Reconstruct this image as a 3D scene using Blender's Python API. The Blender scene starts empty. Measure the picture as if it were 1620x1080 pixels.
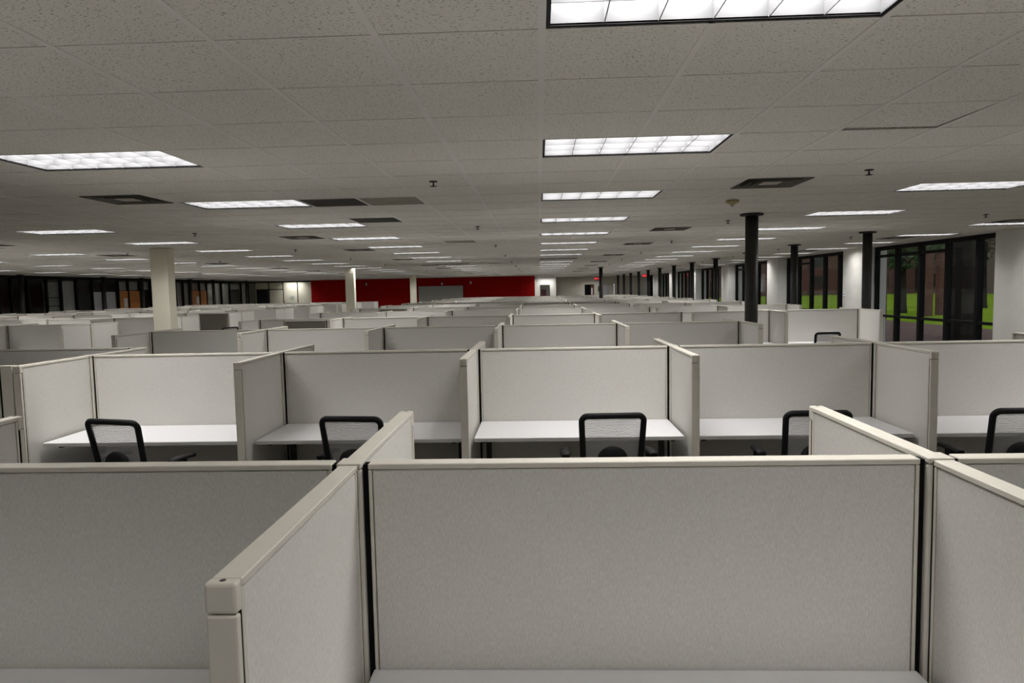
import bpy, bmesh, math, random
from mathutils import Vector, Matrix

# ------------------------------------------------------------------ camera, world, exposure
scn = bpy.context.scene
COL = scn.collection
random.seed(7)

F_PX, YAW, PITCH, ROLL = 1081.84, -0.04063, -0.07593, -0.02004     # pixels of a 1620 px wide frame / radians
CAM = Vector((0.006, -0.005, 1.7556))
fwd = Vector((math.sin(YAW) * math.cos(PITCH), math.cos(YAW) * math.cos(PITCH), math.sin(PITCH)))
rgt = Vector((math.cos(YAW), -math.sin(YAW), 0))
upv = rgt.cross(fwd)
r2 = rgt * math.cos(ROLL) + upv * math.sin(ROLL)
u2 = -rgt * math.sin(ROLL) + upv * math.cos(ROLL)
cam_d = bpy.data.cameras.new('camera')
cam_d.sensor_fit = 'HORIZONTAL'
cam_d.sensor_width = 36.0
cam_d.lens = 36.0 * F_PX / 1620.0
cam_d.clip_start, cam_d.clip_end = 0.05, 400
cam = bpy.data.objects.new('camera', cam_d)
COL.objects.link(cam)
rot = Matrix((r2, u2, -fwd)).transposed()
cam.matrix_world = Matrix.Translation(CAM) @ rot.to_4x4()
scn.camera = cam

world = bpy.data.worlds.new('world')
scn.world = world
world.use_nodes = True
bg = world.node_tree.nodes['Background']
bg.inputs['Color'].default_value = (0.80, 0.88, 1.0, 1)
bg.inputs['Strength'].default_value = 0.62

LAMP = 12.0                      # radiance of the fluorescent diffusers
vs = scn.view_settings
vs.view_transform = 'Standard'
vs.look = 'None'
vs.exposure = 1.02
vs.gamma = 1.0
vs.use_curve_mapping = False

# ------------------------------------------------------------------ dimensions read off the photograph (metres)
T = 0.6096                       # ceiling module, 2 ft
GX, GY = 0.033, 3.165            # a ceiling grid crossing
C = 2.69                         # underside of the ceiling
PH = 1.304                       # cubicle panel height
PX0, PITCHX = -0.502, 1.524      # post position and spacing along a row
Y0, ROWP = 1.7775, 3.4605        # first row, row spacing
DESK = 0.742

XL, XR = -20.5, 9.15             # storefront plane, window plane
YB, YF = -8.0, 57.0
YRED = 49.0

# ------------------------------------------------------------------ materials
def nt(name):
    m = bpy.data.materials.new(name)
    m.use_nodes = True
    t = m.node_tree
    return m, t, t.nodes['Principled BSDF']

def lin(t, a, b):
    t.links.new(a, b)

def noise_mat(name, col, col2, scale=(1, 1, 1), nscale=20, rough=0.6, bump=0.0, lo=0.35, hi=0.65, metallic=0.0, detail=3, spec=0.5, dist=0.002):
    m, t, p = nt(name)
    tc = t.nodes.new('ShaderNodeTexCoord')
    mp = t.nodes.new('ShaderNodeMapping')
    mp.inputs['Scale'].default_value = scale
    n = t.nodes.new('ShaderNodeTexNoise')
    n.inputs['Scale'].default_value = nscale
    n.inputs['Detail'].default_value = detail
    r = t.nodes.new('ShaderNodeValToRGB')
    r.color_ramp.elements[0].position = lo
    r.color_ramp.elements[1].position = hi
    r.color_ramp.elements[0].color = (*col2, 1)
    r.color_ramp.elements[1].color = (*col, 1)
    lin(t, tc.outputs['Object'], mp.inputs['Vector'])
    lin(t, mp.outputs[0], n.inputs['Vector'])
    lin(t, n.outputs['Fac'], r.inputs['Fac'])
    lin(t, r.outputs[0], p.inputs['Base Color'])
    p.inputs['Roughness'].default_value = rough
    p.inputs['Metallic'].default_value = metallic
    p.inputs['Specular IOR Level'].default_value = spec
    if bump:
        b = t.nodes.new('ShaderNodeBump')
        b.inputs['Strength'].default_value = bump
        b.inputs['Distance'].default_value = dist
        lin(t, n.outputs['Fac'], b.inputs['Height'])
        lin(t, b.outputs[0], p.inputs['Normal'])
    return m

def solid(name, col, rough=0.5, metallic=0.0, spec=0.5):
    c2 = tuple(c * 0.93 for c in col)
    return noise_mat(name, col, c2, nscale=9, rough=rough, metallic=metallic, spec=spec)

def emit_mat(name, col, strength):
    m = bpy.data.materials.new(name)
    m.use_nodes = True
    t = m.node_tree
    t.nodes.remove(t.nodes['Principled BSDF'])
    e = t.nodes.new('ShaderNodeEmission')
    e.inputs['Color'].default_value = (*col, 1)
    e.inputs['Strength'].default_value = strength
    lin(t, e.outputs[0], t.nodes['Material Output'].inputs['Surface'])
    return m

def glass_mat(name, tint, ior=1.45):
    m = bpy.data.materials.new(name)
    m.use_nodes = True
    t = m.node_tree
    t.nodes.remove(t.nodes['Principled BSDF'])
    tr = t.nodes.new('ShaderNodeBsdfTransparent')
    tr.inputs['Color'].default_value = (*tint, 1)
    gl = t.nodes.new('ShaderNodeBsdfGlossy')
    gl.inputs['Roughness'].default_value = 0.02
    gl.inputs['Color'].default_value = (0.4, 0.42, 0.42, 1)
    lw = t.nodes.new('ShaderNodeLayerWeight')
    lw.inputs['Blend'].default_value = 0.5
    pw = t.nodes.new('ShaderNodeMath')
    pw.operation = 'POWER'
    pw.inputs[1].default_value = 5.0
    lin(t, lw.outputs['Facing'], pw.inputs[0])
    fr = t.nodes.new('ShaderNodeMapRange')
    fr.inputs['To Min'].default_value = 0.025
    fr.inputs['To Max'].default_value = 1.0
    lin(t, pw.outputs[0], fr.inputs['Value'])
    mx = t.nodes.new('ShaderNodeMixShader')
    lin(t, fr.outputs[0], mx.inputs[0])
    lin(t, tr.outputs[0], mx.inputs[1])
    lin(t, gl.outputs[0], mx.inputs[2])
    lin(t, mx.outputs[0], t.nodes['Material Output'].inputs['Surface'])
    return m

def tile_mat():
    m, t, p = nt('acoustic_tile')
    tc = t.nodes.new('ShaderNodeTexCoord')
    info = t.nodes.new('ShaderNodeObjectInfo')
    geo = t.nodes.new('ShaderNodeNewGeometry')
    mp = t.nodes.new('ShaderNodeMapping')
    mp.inputs['Scale'].default_value = (1.0, 1.9, 1.0)
    n = t.nodes.new('ShaderNodeTexNoise')
    n.inputs['Scale'].default_value = 85
    n.inputs['Detail'].default_value = 2.5
    n.inputs['Roughness'].default_value = 0.6
    n.inputs['Distortion'].default_value = 0.6
    r = t.nodes.new('ShaderNodeValToRGB')
    e = r.color_ramp.elements
    e[0].position, e[0].color = 0.335, (0.20, 0.19, 0.17, 1)
    e[1].position, e[1].color = 0.41, (0.90, 0.87, 0.80, 1)
    n2 = t.nodes.new('ShaderNodeTexNoise')
    n2.inputs['Scale'].default_value = 1.1
    r2_ = t.nodes.new('ShaderNodeValToRGB')
    r2_.color_ramp.elements[0].color = (0.92, 0.92, 0.90, 1)
    r2_.color_ramp.elements[1].color = (1, 1, 1, 1)
    mul = t.nodes.new('ShaderNodeMix')
    mul.data_type = 'RGBA'
    mul.blend_type = 'MULTIPLY'
    mul.inputs['Factor'].default_value = 1.0
    lin(t, geo.outputs['Position'], mp.inputs['Vector'])
    lin(t, mp.outputs[0], n.inputs['Vector'])
    lin(t, geo.outputs['Position'], n2.inputs['Vector'])
    lin(t, n.outputs['Fac'], r.inputs['Fac'])
    lin(t, n2.outputs['Fac'], r2_.inputs['Fac'])
    lin(t, r.outputs[0], mul.inputs['A'])
    lin(t, r2_.outputs[0], mul.inputs['B'])
    lin(t, mul.outputs['Result'], p.inputs['Base Color'])
    p.inputs['Roughness'].default_value = 0.95
    p.inputs['Specular IOR Level'].default_value = 0.1
    b = t.nodes.new('ShaderNodeBump')
    b.inputs['Strength'].default_value = 0.35
    b.inputs['Distance'].default_value = 0.002
    lin(t, n.outputs['Fac'], b.inputs['Height'])
    lin(t, b.outputs[0], p.inputs['Normal'])
    return m

def brick_mat(name, c1, c2, mortar, scale=1.0):
    m, t, p = nt(name)
    tc = t.nodes.new('ShaderNodeTexCoord')
    mp = t.nodes.new('ShaderNodeMapping')
    mp.inputs['Rotation'].default_value = (math.radians(90), 0, math.radians(90))
    b = t.nodes.new('ShaderNodeTexBrick')
    b.inputs['Color1'].default_value = (*c1, 1)
    b.inputs['Color2'].default_value = (*c2, 1)
    b.inputs['Mortar'].default_value = (*mortar, 1)
    b.inputs['Scale'].default_value = scale
    b.inputs['Brick Width'].default_value = 0.22
    b.inputs['Row Height'].default_value = 0.075
    b.inputs['Mortar Size'].default_value = 0.01
    lin(t, tc.outputs['Object'], mp.inputs['Vector'])
    lin(t, mp.outputs[0], b.inputs['Vector'])
    lin(t, b.outputs[0], p.inputs['Base Color'])
    p.inputs['Roughness'].default_value = 0.9
    return m

def mesh_weave_mat():
    m = bpy.data.materials.new('chair_mesh')
    m.use_nodes = True
    t = m.node_tree
    p = t.nodes['Principled BSDF']
    p.inputs['Base Color'].default_value = (0.30, 0.29, 0.30, 1)
    p.inputs['Roughness'].default_value = 0.7
    tc = t.nodes.new('ShaderNodeTexCoord')
    w = t.nodes.new('ShaderNodeTexWave')
    w.wave_type = 'BANDS'
    w.bands_direction = 'Z'
    w.inputs['Scale'].default_value = 30
    w.inputs['Distortion'].default_value = 2.5
    w.inputs['Detail'].default_value = 0
    w.inputs['Detail Scale'].default_value = 2.0
    r = t.nodes.new('ShaderNodeMapRange')
    r.inputs['To Min'].default_value = 0.46
    r.inputs['To Max'].default_value = 0.74
    tr = t.nodes.new('ShaderNodeBsdfTransparent')
    mx = t.nodes.new('ShaderNodeMixShader')
    lin(t, tc.outputs['Object'], w.inputs['Vector'])
    lin(t, w.outputs['Fac'], r.inputs['Value'])
    lin(t, r.outputs[0], mx.inputs[0])
    lin(t, tr.outputs[0], mx.inputs[1])
    lin(t, p.outputs[0], mx.inputs[2])
    lin(t, mx.outputs[0], t.nodes['Material Output'].inputs['Surface'])
    return m

M = {}
M['fabric'] = noise_mat('panel_fabric', (0.70, 0.685, 0.64), (0.55, 0.535, 0.495), scale=(1, 1, 0.16), nscale=520, rough=0.9, bump=0.25, lo=0.3, hi=0.7, spec=0.15, dist=0.001)
M['fabric_dark'] = noise_mat('taupe_fabric', (0.22, 0.205, 0.175), (0.17, 0.16, 0.135), scale=(1, 1, 0.16), nscale=520, rough=0.9, bump=0.25, lo=0.3, hi=0.7, spec=0.15, dist=0.001)
M['trim'] = noise_mat('tan_trim', (0.64, 0.605, 0.53), (0.61, 0.575, 0.50), nscale=14, rough=0.5)
M['black'] = solid('black_plastic', (0.005, 0.005, 0.0055), 0.6, spec=0.25)
M['gasket'] = solid('black_gasket', (0.006, 0.006, 0.006), 0.9, spec=0.1)
M['hole'] = solid('screw_hole', (0.05, 0.04, 0.035), 0.8)
M['desk'] = noise_mat('white_laminate', (0.77, 0.76, 0.775), (0.75, 0.74, 0.755), nscale=40, rough=0.38)
M['desk_edge'] = solid('laminate_edge', (0.52, 0.51, 0.49), 0.5)
M['chrome'] = solid('grey_metal', (0.45, 0.45, 0.45), 0.35, 0.9)
M['seat'] = noise_mat('black_seat_fabric', (0.02, 0.02, 0.022), (0.012, 0.012, 0.014), nscale=300, rough=0.9, bump=0.2)
M['weave'] = mesh_weave_mat()
M['tile'] = tile_mat()
M['tile_grey'] = noise_mat('grey_grille', (0.16, 0.155, 0.14), (0.13, 0.125, 0.11), nscale=60, rough=0.9)
M['tile_stain'] = noise_mat('discoloured_tile', (0.36, 0.345, 0.28), (0.30, 0.285, 0.235), nscale=5, rough=0.95)
M['tee'] = noise_mat('grid_tee', (0.86, 0.835, 0.775), (0.83, 0.805, 0.745), nscale=5, rough=0.6)
M['lamp_on'] = emit_mat('lamp_lit', (1.0, 0.985, 0.97), LAMP)
M['lamp_off'] = solid('lamp_unlit', (0.55, 0.55, 0.53), 0.5)
M['louver'] = noise_mat('louver_metal', (0.145, 0.145, 0.148), (0.135, 0.135, 0.138), nscale=8, rough=0.6, spec=0.2)
M['reflector'] = solid('reflector_side', (0.125, 0.125, 0.128), 0.5, spec=0.2)
M['vent'] = solid('diffuser_paint', (0.55, 0.53, 0.45), 0.6)
M['vent_ring'] = solid('shaded_diffuser_blade', (0.17, 0.16, 0.13), 0.7)  # off-white blades coloured dark, the shade inside the vent painted in
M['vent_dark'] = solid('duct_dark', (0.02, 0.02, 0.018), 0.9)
M['carpet'] = noise_mat('carpet', (0.14, 0.134, 0.122), (0.105, 0.10, 0.092), nscale=180, rough=1.0, bump=0.3, spec=0.05)
M['cream'] = noise_mat('cream_paint', (0.80, 0.765, 0.62), (0.775, 0.74, 0.60), nscale=4, rough=0.7)
M['white'] = noise_mat('white_paint', (0.74, 0.725, 0.68), (0.71, 0.695, 0.65), nscale=4, rough=0.7)
M['beige'] = noise_mat('beige_paint', (0.56, 0.53, 0.45), (0.53, 0.50, 0.43), nscale=4, rough=0.7)
M['red'] = noise_mat('red_paint', (0.40, 0.007, 0.006), (0.37, 0.006, 0.005), nscale=4, rough=0.8, spec=0.1)
M['grey_wall'] = noise_mat('grey_board', (0.44, 0.44, 0.40), (0.41, 0.41, 0.375), nscale=5, rough=0.6)
M['steel_dark'] = noise_mat('dark_steel_paint', (0.018, 0.018, 0.016), (0.012, 0.012, 0.011), nscale=8, rough=0.55)
M['mullion'] = solid('black_aluminium', (0.005, 0.005, 0.005), 0.6, spec=0.15)
M['glass'] = glass_mat('tinted_window_glass', (0.74, 0.74, 0.72))
M['glass_in'] = glass_mat('storefront_glass', (0.93, 0.94, 0.94))
M['wood'] = noise_mat('orange_wood', (0.62, 0.24, 0.045), (0.50, 0.18, 0.035), scale=(6, 6, 0.5), nscale=8, rough=0.45)
M['blind'] = noise_mat('grey_blind', (0.42, 0.43, 0.41), (0.28, 0.29, 0.28), scale=(1, 1, 14), nscale=2, rough=0.8)
M['plain_grey'] = solid('grey_panel', (0.55, 0.55, 0.53), 0.8)
M['charcoal'] = solid('charcoal_panel', (0.035, 0.036, 0.034), 0.7)
M['whiteboard'] = solid('white_board', (0.86, 0.87, 0.90), 0.35)
M['office_wall'] = solid('office_wall', (0.26, 0.265, 0.26), 0.9)
M['paper'] = solid('paper', (0.8, 0.8, 0.8), 0.8)
M['exit_red'] = emit_mat('exit_letters', (1.0, 0.05, 0.07), 0.9)
M['exit_body'] = solid('exit_housing', (0.42, 0.16, 0.17), 0.5)
M['brown_door'] = solid('brown_door', (0.16, 0.045, 0.025), 0.5)
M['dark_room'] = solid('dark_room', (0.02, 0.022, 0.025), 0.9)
M['bluegrey'] = solid('frosted_pane', (0.42, 0.45, 0.48), 0.4)
M['grass'] = noise_mat('lawn', (0.27, 0.38, 0.03), (0.15, 0.25, 0.018), nscale=0.7, rough=1.0, spec=0.0, detail=8)
M['patio'] = noise_mat('patio_paving', (0.16, 0.085, 0.065), (0.10, 0.055, 0.045), nscale=2.5, rough=0.95)
M['brick'] = brick_mat('red_brick', (0.17, 0.06, 0.04), (0.11, 0.035, 0.027), (0.16, 0.12, 0.10))
M['bark'] = noise_mat('bark', (0.022, 0.017, 0.012), (0.01, 0.008, 0.006), scale=(6, 6, 1), nscale=5, rough=1.0, bump=0.6, dist=0.02)
M['leaf'] = noise_mat('leaves', (0.05, 0.12, 0.02), (0.025, 0.06, 0.01), nscale=3, rough=0.8)
M['leaf_brown'] = noise_mat('dry_leaves', (0.09, 0.06, 0.03), (0.05, 0.032, 0.018), nscale=3, rough=0.9)
M['detector'] = solid('yellowed_plastic', (0.42, 0.34, 0.17), 0.6)
M['brass'] = solid('sprinkler_metal', (0.05, 0.045, 0.035), 0.5, 0.4)

# ------------------------------------------------------------------ mesh helpers
class MB:
    """Collects boxes, tubes and lathes into one bmesh."""
    def __init__(self):
        self.bm = bmesh.new()

    def box(self, x0, x1, y0, y1, z0, z1, mi=0):
        v = [self.bm.verts.new(p) for p in ((x0, y0, z0), (x1, y0, z0), (x1, y1, z0), (x0, y1, z0),
                                            (x0, y0, z1), (x1, y0, z1), (x1, y1, z1), (x0, y1, z1))]
        for q in ((0, 3, 2, 1), (4, 5, 6, 7), (0, 1, 5, 4), (1, 2, 6, 5), (2, 3, 7, 6), (3, 0, 4, 7)):
            f = self.bm.faces.new([v[i] for i in q])
            f.material_index = mi
        return self

    def quad(self, a, b, c, d, mi=0):
        f = self.bm.faces.new([self.bm.verts.new(p) for p in (a, b, c, d)])
        f.material_index = mi
        return self

    def tube(self, pts, rad, n=8, closed=False, ry=None, mi=0):
        """Sweep a circle (or ellipse) along pts; rad may be a list."""
        pts = [Vector(p) for p in pts]
        k = len(pts)
        rings = []
        up = Vector((0, 0, 1))
        prev = None
        for i in range(k):
            a = pts[(i - 1) % k] if (closed or i > 0) else pts[i]
            b = pts[(i + 1) % k] if (closed or i < k - 1) else pts[i]
            d = (b - a).normalized()
            if prev is None:
                ref = up if abs(d.dot(up)) < 0.9 else Vector((0, 1, 0))
                s = d.cross(ref).normalized()
            else:
                s = (prev - d * prev.dot(d)).normalized()
            prev = s
            t_ = d.cross(s)
            r = rad[i] if isinstance(rad, (list, tuple)) else rad
            q = r if ry is None else ry
            rings.append([self.bm.verts.new(pts[i] + s * (r * math.cos(2 * math.pi * j / n)) + t_ * (q * math.sin(2 * math.pi * j / n))) for j in range(n)])
        for i in range(k if closed else k - 1):
            A, B = rings[i], rings[(i + 1) % k]
            for j in range(n):
                f = self.bm.faces.new((A[j], A[(j + 1) % n], B[(j + 1) % n], B[j]))
                f.smooth = True
                f.material_index = mi
        if not closed:
            self.bm.faces.new(rings[0][::-1]).material_index = mi
            self.bm.faces.new(rings[-1]).material_index = mi
        return self

    def lathe(self, prof, n=20, cx=0, cy=0, mi=0):
        rings = []
        for r, z in prof:
            rings.append([self.bm.verts.new((cx + r * math.cos(2 * math.pi * j / n), cy + r * math.sin(2 * math.pi * j / n), z)) for j in range(n)])
        for A, B in zip(rings, rings[1:]):
            for j in range(n):
                f = self.bm.faces.new((A[j], A[(j + 1) % n], B[(j + 1) % n], B[j]))
                f.smooth = True
                f.material_index = mi
        self.bm.faces.new(rings[0][::-1])
        self.bm.faces.new(rings[-1])
        return self

    def bevel(self, w, seg=1):
        bmesh.ops.bevel(self.bm, geom=self.bm.edges[:], offset=w, segments=seg, affect='EDGES', profile=0.5)
        return self

    def mesh(self, name, mats):
        bmesh.ops.recalc_face_normals(self.bm, faces=self.bm.faces[:])
        me = bpy.data.meshes.new(name)
        self.bm.to_mesh(me)
        self.bm.free()
        for m in (mats if isinstance(mats, (list, tuple)) else [mats]):
            me.materials.append(M[m] if isinstance(m, str) else m)
        return me

def link(name, me, parent=None, loc=(0, 0, 0), rz=0.0):
    o = bpy.data.objects.new(name, me)
    COL.objects.link(o)
    o.parent = parent
    o.location = loc
    o.rotation_euler = (0, 0, rz)
    return o

def build(name, mb, mats, parent=None, loc=(0, 0, 0), rz=0.0):
    return link(name, mb.mesh(name, mats), parent, loc, rz)

def tag(o, label, cat, group=None):
    o['label'] = label
    o['category'] = cat
    o['kind'] = 'thing'
    if group:
        o['group'] = group
    return o

def struct(o, label=None):
    o['kind'] = 'structure'
    if label:
        o['label'] = label
        o['category'] = o.name.split('_')[0].split('.')[0]
    return o

ORD = ['', 'first', 'second', 'third', 'fourth', 'fifth', 'sixth', 'seventh', 'eighth', 'ninth', 'tenth', 'eleventh', 'twelfth', 'thirteenth',
       'fourteenth', 'fifteenth', 'sixteenth', 'seventeenth', 'eighteenth', 'nineteenth', 'twentieth', 'twenty-first', 'twenty-second',
       'twenty-third', 'twenty-fourth', 'twenty-fifth', 'twenty-sixth', 'twenty-seventh']

# ------------------------------------------------------------------ room shell
fl = struct(build('floor', MB().box(XL - 3.6, XR + 0.25, YB - 0.2, YF + 3.2, -0.12, 0), 'carpet'), 'dark grey office carpet under the cubicles')
CY = (YF + YB) / 2
deck = struct(build('ceiling', MB().box(XL - 3.6, XR + 0.25, YB - 0.2, YF + 3.2, C + 0.32, C + 0.5), 'vent_dark'), 'suspended white acoustic tile ceiling over the office')

def slab(name, x0, x1, y0, y1, z0, z1, mat, label):
    return struct(build(name, MB().box(x0, x1, y0, y1, z0, z1), mat), label)

TOPZ = C + 0.32
slab('wall_back', XL - 3.6, XR + 0.25, YB - 0.2, YB, 0, TOPZ, 'white', 'plain white wall closing the office opposite the red wall')
# red feature wall with the cream end bay beside it
slab('wall_red', -16.45, -0.28, YRED, YRED + 0.15, 0, TOPZ, 'red', 'deep red painted wall beyond the last cubicle row')
w = slab('wall_cream', XL - 3.6, -16.45, YRED, YRED + 0.15, 0, TOPZ, 'cream', 'cream wall bay with thin black joints beside red wall')
for x in (-19.55, -18.5, -17.45):
    build('joint_strip', MB().box(x - 0.03, x + 0.03, YRED - 0.02, YRED - 0.001, 0, C), 'mullion', w)
build('head_strip', MB().box(XL, -16.45, YRED - 0.022, YRED - 0.001, C - 0.10, C), 'mullion', w)
d = struct(build('door_1', MB().box(-19.48, -18.57, YRED - 0.05, YRED - 0.004, 0.0, 2.06), 'cream'), 'cream door with black frame in the cream wall bay')
build('door_frame', MB().box(-19.52, -18.53, YRED - 0.045, YRED - 0.003, 2.06, 2.12), 'mullion', d)
d = struct(build('door_2', MB().box(-20.44, -19.6, YRED - 0.05, YRED - 0.004, 0.0, 2.06), 'dark_room'), 'dark brown door beside the cream door')
build('door_frame', MB().box(-20.47, -19.57, YRED - 0.045, YRED - 0.003, 2.06, 2.12), 'mullion', d)
tag(build('wall_plaque', MB().box(-17.98, -17.72, YRED - 0.02, YRED - 0.001, 1.36, 1.62).bevel(0.004), 'plain_grey'), 'small grey notice plaque on the cream wall bay', 'plaque')
slab('wall_return', -0.43, -0.28, YRED + 0.15, 56.4, 0, TOPZ, 'white', 'white wall return running back from the red wall')
# white corridor end with open doorway
wc = slab('wall_corridor', -0.28, 0.1, 56.4, 56.55, 0, TOPZ, 'white', 'bright white wall around the open corridor doorway')
build('wall_side', MB().box(0.92, 1.3, 56.4, 56.55, 0, TOPZ), 'white', wc)
build('wall_head', MB().box(0.1, 0.92, 56.4, 56.55, 2.08, TOPZ), 'white', wc)
build('wall_end', MB().box(1.3, 1.42, 56.4, YF, 0, TOPZ), 'white', wc)
build('wall_beyond', MB().box(-0.28, 1.3, 58.6, 58.7, 0, TOPZ), 'cream', wc)
build('notice_board', MB().box(0.2, 0.62, 58.55, 58.6, 1.1, 1.7), 'exit_body', wc)
# far beige wall, with door openings
wf = slab('wall_far', 1.42, 3.8, YF, YF + 0.15, 0, TOPZ, 'beige', 'beige far wall with two doors and an exit sign')
build('wall_middle', MB().box(4.58, 5.32, YF, YF + 0.15, 0, TOPZ), 'beige', wf)
build('wall_end', MB().box(6.25, XR + 0.25, YF, YF + 0.15, 0, TOPZ), 'beige', wf)
build('wall_head', MB().box(3.8, 6.25, YF + 0.001, YF + 0.149, 2.04, TOPZ), 'beige', wf)
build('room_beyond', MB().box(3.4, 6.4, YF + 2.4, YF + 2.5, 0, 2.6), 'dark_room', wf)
d = struct(build('door_3', MB().box(4.32, 4.55, YF + 0.2, YF + 0.26, 0.0, 2.0), 'brown_door'), 'half open brown door in a dark doorway')
build('paper_notice', MB().box(4.36, 4.46, YF + 0.19, YF + 0.199, 1.2, 1.75), 'paper', d)
d = struct(build('door_4', MB().box(5.36, 6.22, YF + 0.05, YF + 0.1, 0.0, 2.02), 'beige'), 'pale door with a frosted blue grey pane')
build('pane', MB().box(5.44, 5.80, YF + 0.04, YF + 0.049, 0.9, 1.95), 'bluegrey', d)

# right-hand window wall: pilasters, frames, glass
PIL0, PILP, PILW, PILX = 18.95, 6.58, 1.18, 8.76
ks = [k for k in range(-4, 6)]
wr = struct(build('wall_right', MB().box(XR - 0.08, XR + 0.25, YB, PIL0 - 4 * PILP, 0, TOPZ), 'white'), 'window wall with white pilasters between black framed glazing')
n_win = 0
for k in ks:
    y = PIL0 + k * PILP
    y2 = y + PILW
    build('pilaster', MB().box(PILX, XR + 0.25, y, y2, 0, TOPZ), 'white', wr)
    # bay after this pilaster
    ya, yb = y2, min(y + PILP, YF)
    if k < -2:
        build('wall_infill', MB().box(XR - 0.08, XR + 0.25, ya, yb, 0, TOPZ), 'white', wr)
        continue
    n_win += 1
    place = 'nearest the tree' if k == -1 else ORD[8 - n_win + 0] + ' bay from the far beige wall'
    fr = MB()
    npan = 5
    step = (yb - ya) / npan
    for q in range(npan + 1):
        yy = ya + q * step
        fr.box(XR - 0.06, XR + 0.06, yy - 0.05, yy + 0.05, 0, C - 0.001)
    fr.box(XR - 0.055, XR + 0.055, ya, yb, C - 0.10, C - 0.002)
    fr.box(XR - 0.055, XR + 0.055, ya, yb, 0, 0.10)
    fr.box(XR - 0.05, XR + 0.05, ya, yb, 0.835, 0.895)
    if k in (-1, 0, 1):
        lo = 2 if k == -1 else 3
        fr.box(XR - 0.05, XR + 0.05, ya + lo * step, yb, 2.40, 2.47)
    wn = struct(build('window_%d' % n_win, fr, 'mullion'), ('black framed tall window, ' + ORD[n_win] + ' bay along the pilaster wall'))
    pane = None
    for q in range(npan):
        if pane is None:
            pane = MB().box(XR - 0.004, XR + 0.004, -step / 2 + 0.051, step / 2 - 0.051, 0.101, C - 0.101).mesh('pane', 'glass')
        link('pane', pane, wn, (0, ya + (q + 0.5) * step, 0))
    build('header', MB().box(XR - 0.06, XR + 0.25, ya, yb, C, TOPZ), 'white', wn)

# left storefront: black mullions, glass and infill; a shallow run of rooms behind it
wl = struct(build('wall_left', MB().box(XL - 0.12, XL, YB, 22.5, 0, TOPZ), 'beige'), 'black framed glass office fronts facing the cubicles')
build('office_back_wall', MB().box(XL - 3.6, XL - 3.45, 22.0, YRED, 0, TOPZ), 'office_wall', wl)
build('end_wall', MB().box(XL - 3.45, XL - 0.12, 22.35, 22.5, 0, TOPZ), 'office_wall', wl)
build('header', MB().box(XL - 0.1, XL + 0.02, 22.5, YRED, C - 0.12, TOPZ), 'mullion', wl)
panes = [(22.5, 23.9, 'd'), (23.9, 25.27, 'd'), (25.27, 25.9, 'd'), (25.9, 26.77, 'd'), (26.77, 27.81, 'd'), (27.81, 28.68, 'b'), (28.68, 29.67, 'g'), (29.67, 30.73, 'c'),
         (30.73, 31.6, 'w'), (31.6, 32.69, 'w'), (32.69, 33.5, 'o'), (33.5, 34.5, 'o'), (34.5, 35.5, 'k'), (35.5, 36.7, 'd'), (36.7, 38.0, 'g'),
         (38.0, 38.8, 'g'), (38.8, 39.57, 'g'), (39.57, 40.7, 'o'), (40.7, 41.6, 'o'), (41.6, 42.6, 'W'), (42.6, 43.6, 'p'), (43.6, 44.8, 'p'),
         (44.8, 46.5, 'k'), (46.5, 47.7, 'g'), (47.7, 49.0, 'd')]
nd = 4
for (a, b, kind) in panes:
    build('mullion', MB().box(XL - 0.07, XL + 0.03, a - 0.045, a + 0.045, 0, C - 0.121), 'mullion', wl)
    build('pane', MB().box(XL - 0.024, XL - 0.016, a + 0.046, b - 0.046, 0.05, C - 0.121), 'glass_in', wl)
    x0, x1 = XL - 0.16, XL - 0.12
    if kind == 'b':
        build('blind_panel', MB().box(x0, x1, a, b, 0, 2.45), 'blind', wl)
        for z in (1.05, 1.42, 1.78):
            build('rail', MB().box(x1, x1 + 0.02, a, b, z, z + 0.03), 'mullion', wl)
    elif kind == 'g':
        build('infill_panel', MB().box(x0, x1, a, b, 0, 2.5), 'plain_grey', wl)
    elif kind == 'c':
        build('infill_panel', MB().box(x0, x1, a, b, 0, 2.5), 'charcoal', wl)
    elif kind == 'p':
        build('infill_panel', MB().box(x0, x1, a, b, 0, 2.5), 'grey_wall', wl)
    elif kind in 'w':
        build('white_board', MB().box(x0, x1, a + 0.1, b - 0.05, 0.5, 2.02), 'whiteboard', wl)
        build('transom_panel', MB().box(x0, x1, a, b, 2.03, 2.5), 'charcoal', wl)
    elif kind == 'W':
        nd += 1
        d = struct(build('door_%d' % nd, MB().box(x0, x1, a + 0.05, b - 0.05, 0, 2.08), 'white'), 'white door beside a pair of orange wooden doors')
        build('transom_panel', MB().box(x0, x1, a, b, 2.09, 2.5), 'plain_grey', wl)
    elif kind == 'k':
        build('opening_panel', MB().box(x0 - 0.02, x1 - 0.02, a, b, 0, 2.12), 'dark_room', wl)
        build('transom_panel', MB().box(x0, x1, a, b, 2.13, 2.5), 'grey_wall', wl)
    elif kind == 'o':
        nd += 1
        first = a in (32.69, 39.57)
        near = a < 36
        d = struct(build('door_%d' % nd, MB().box(x0 + 0.14, x1 + 0.12, a + 0.05, b - 0.05, 0, 2.06), 'wood'),
                   'orange wooden office door ' + ('with a white notice, ' if first else 'without a notice, ') + ('beside the white boards' if near else 'close to the red wall'))
        if first:
            build('paper_notice', MB().box(x1 + 0.121, x1 + 0.126, b - 0.42, b - 0.12, 1.25, 1.7), 'paper', d)
        build('handle', MB().tube([(x1 + 0.15, (b - 0.14) if first else (a + 0.14), 0.95), (x1 + 0.15, (b - 0.14) if first else (a + 0.14), 1.1)], 0.015, 6), 'chrome', d)
        build('transom_panel', MB().box(x0, x1, a, b, 2.1, 2.5), 'plain_grey', wl)

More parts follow.
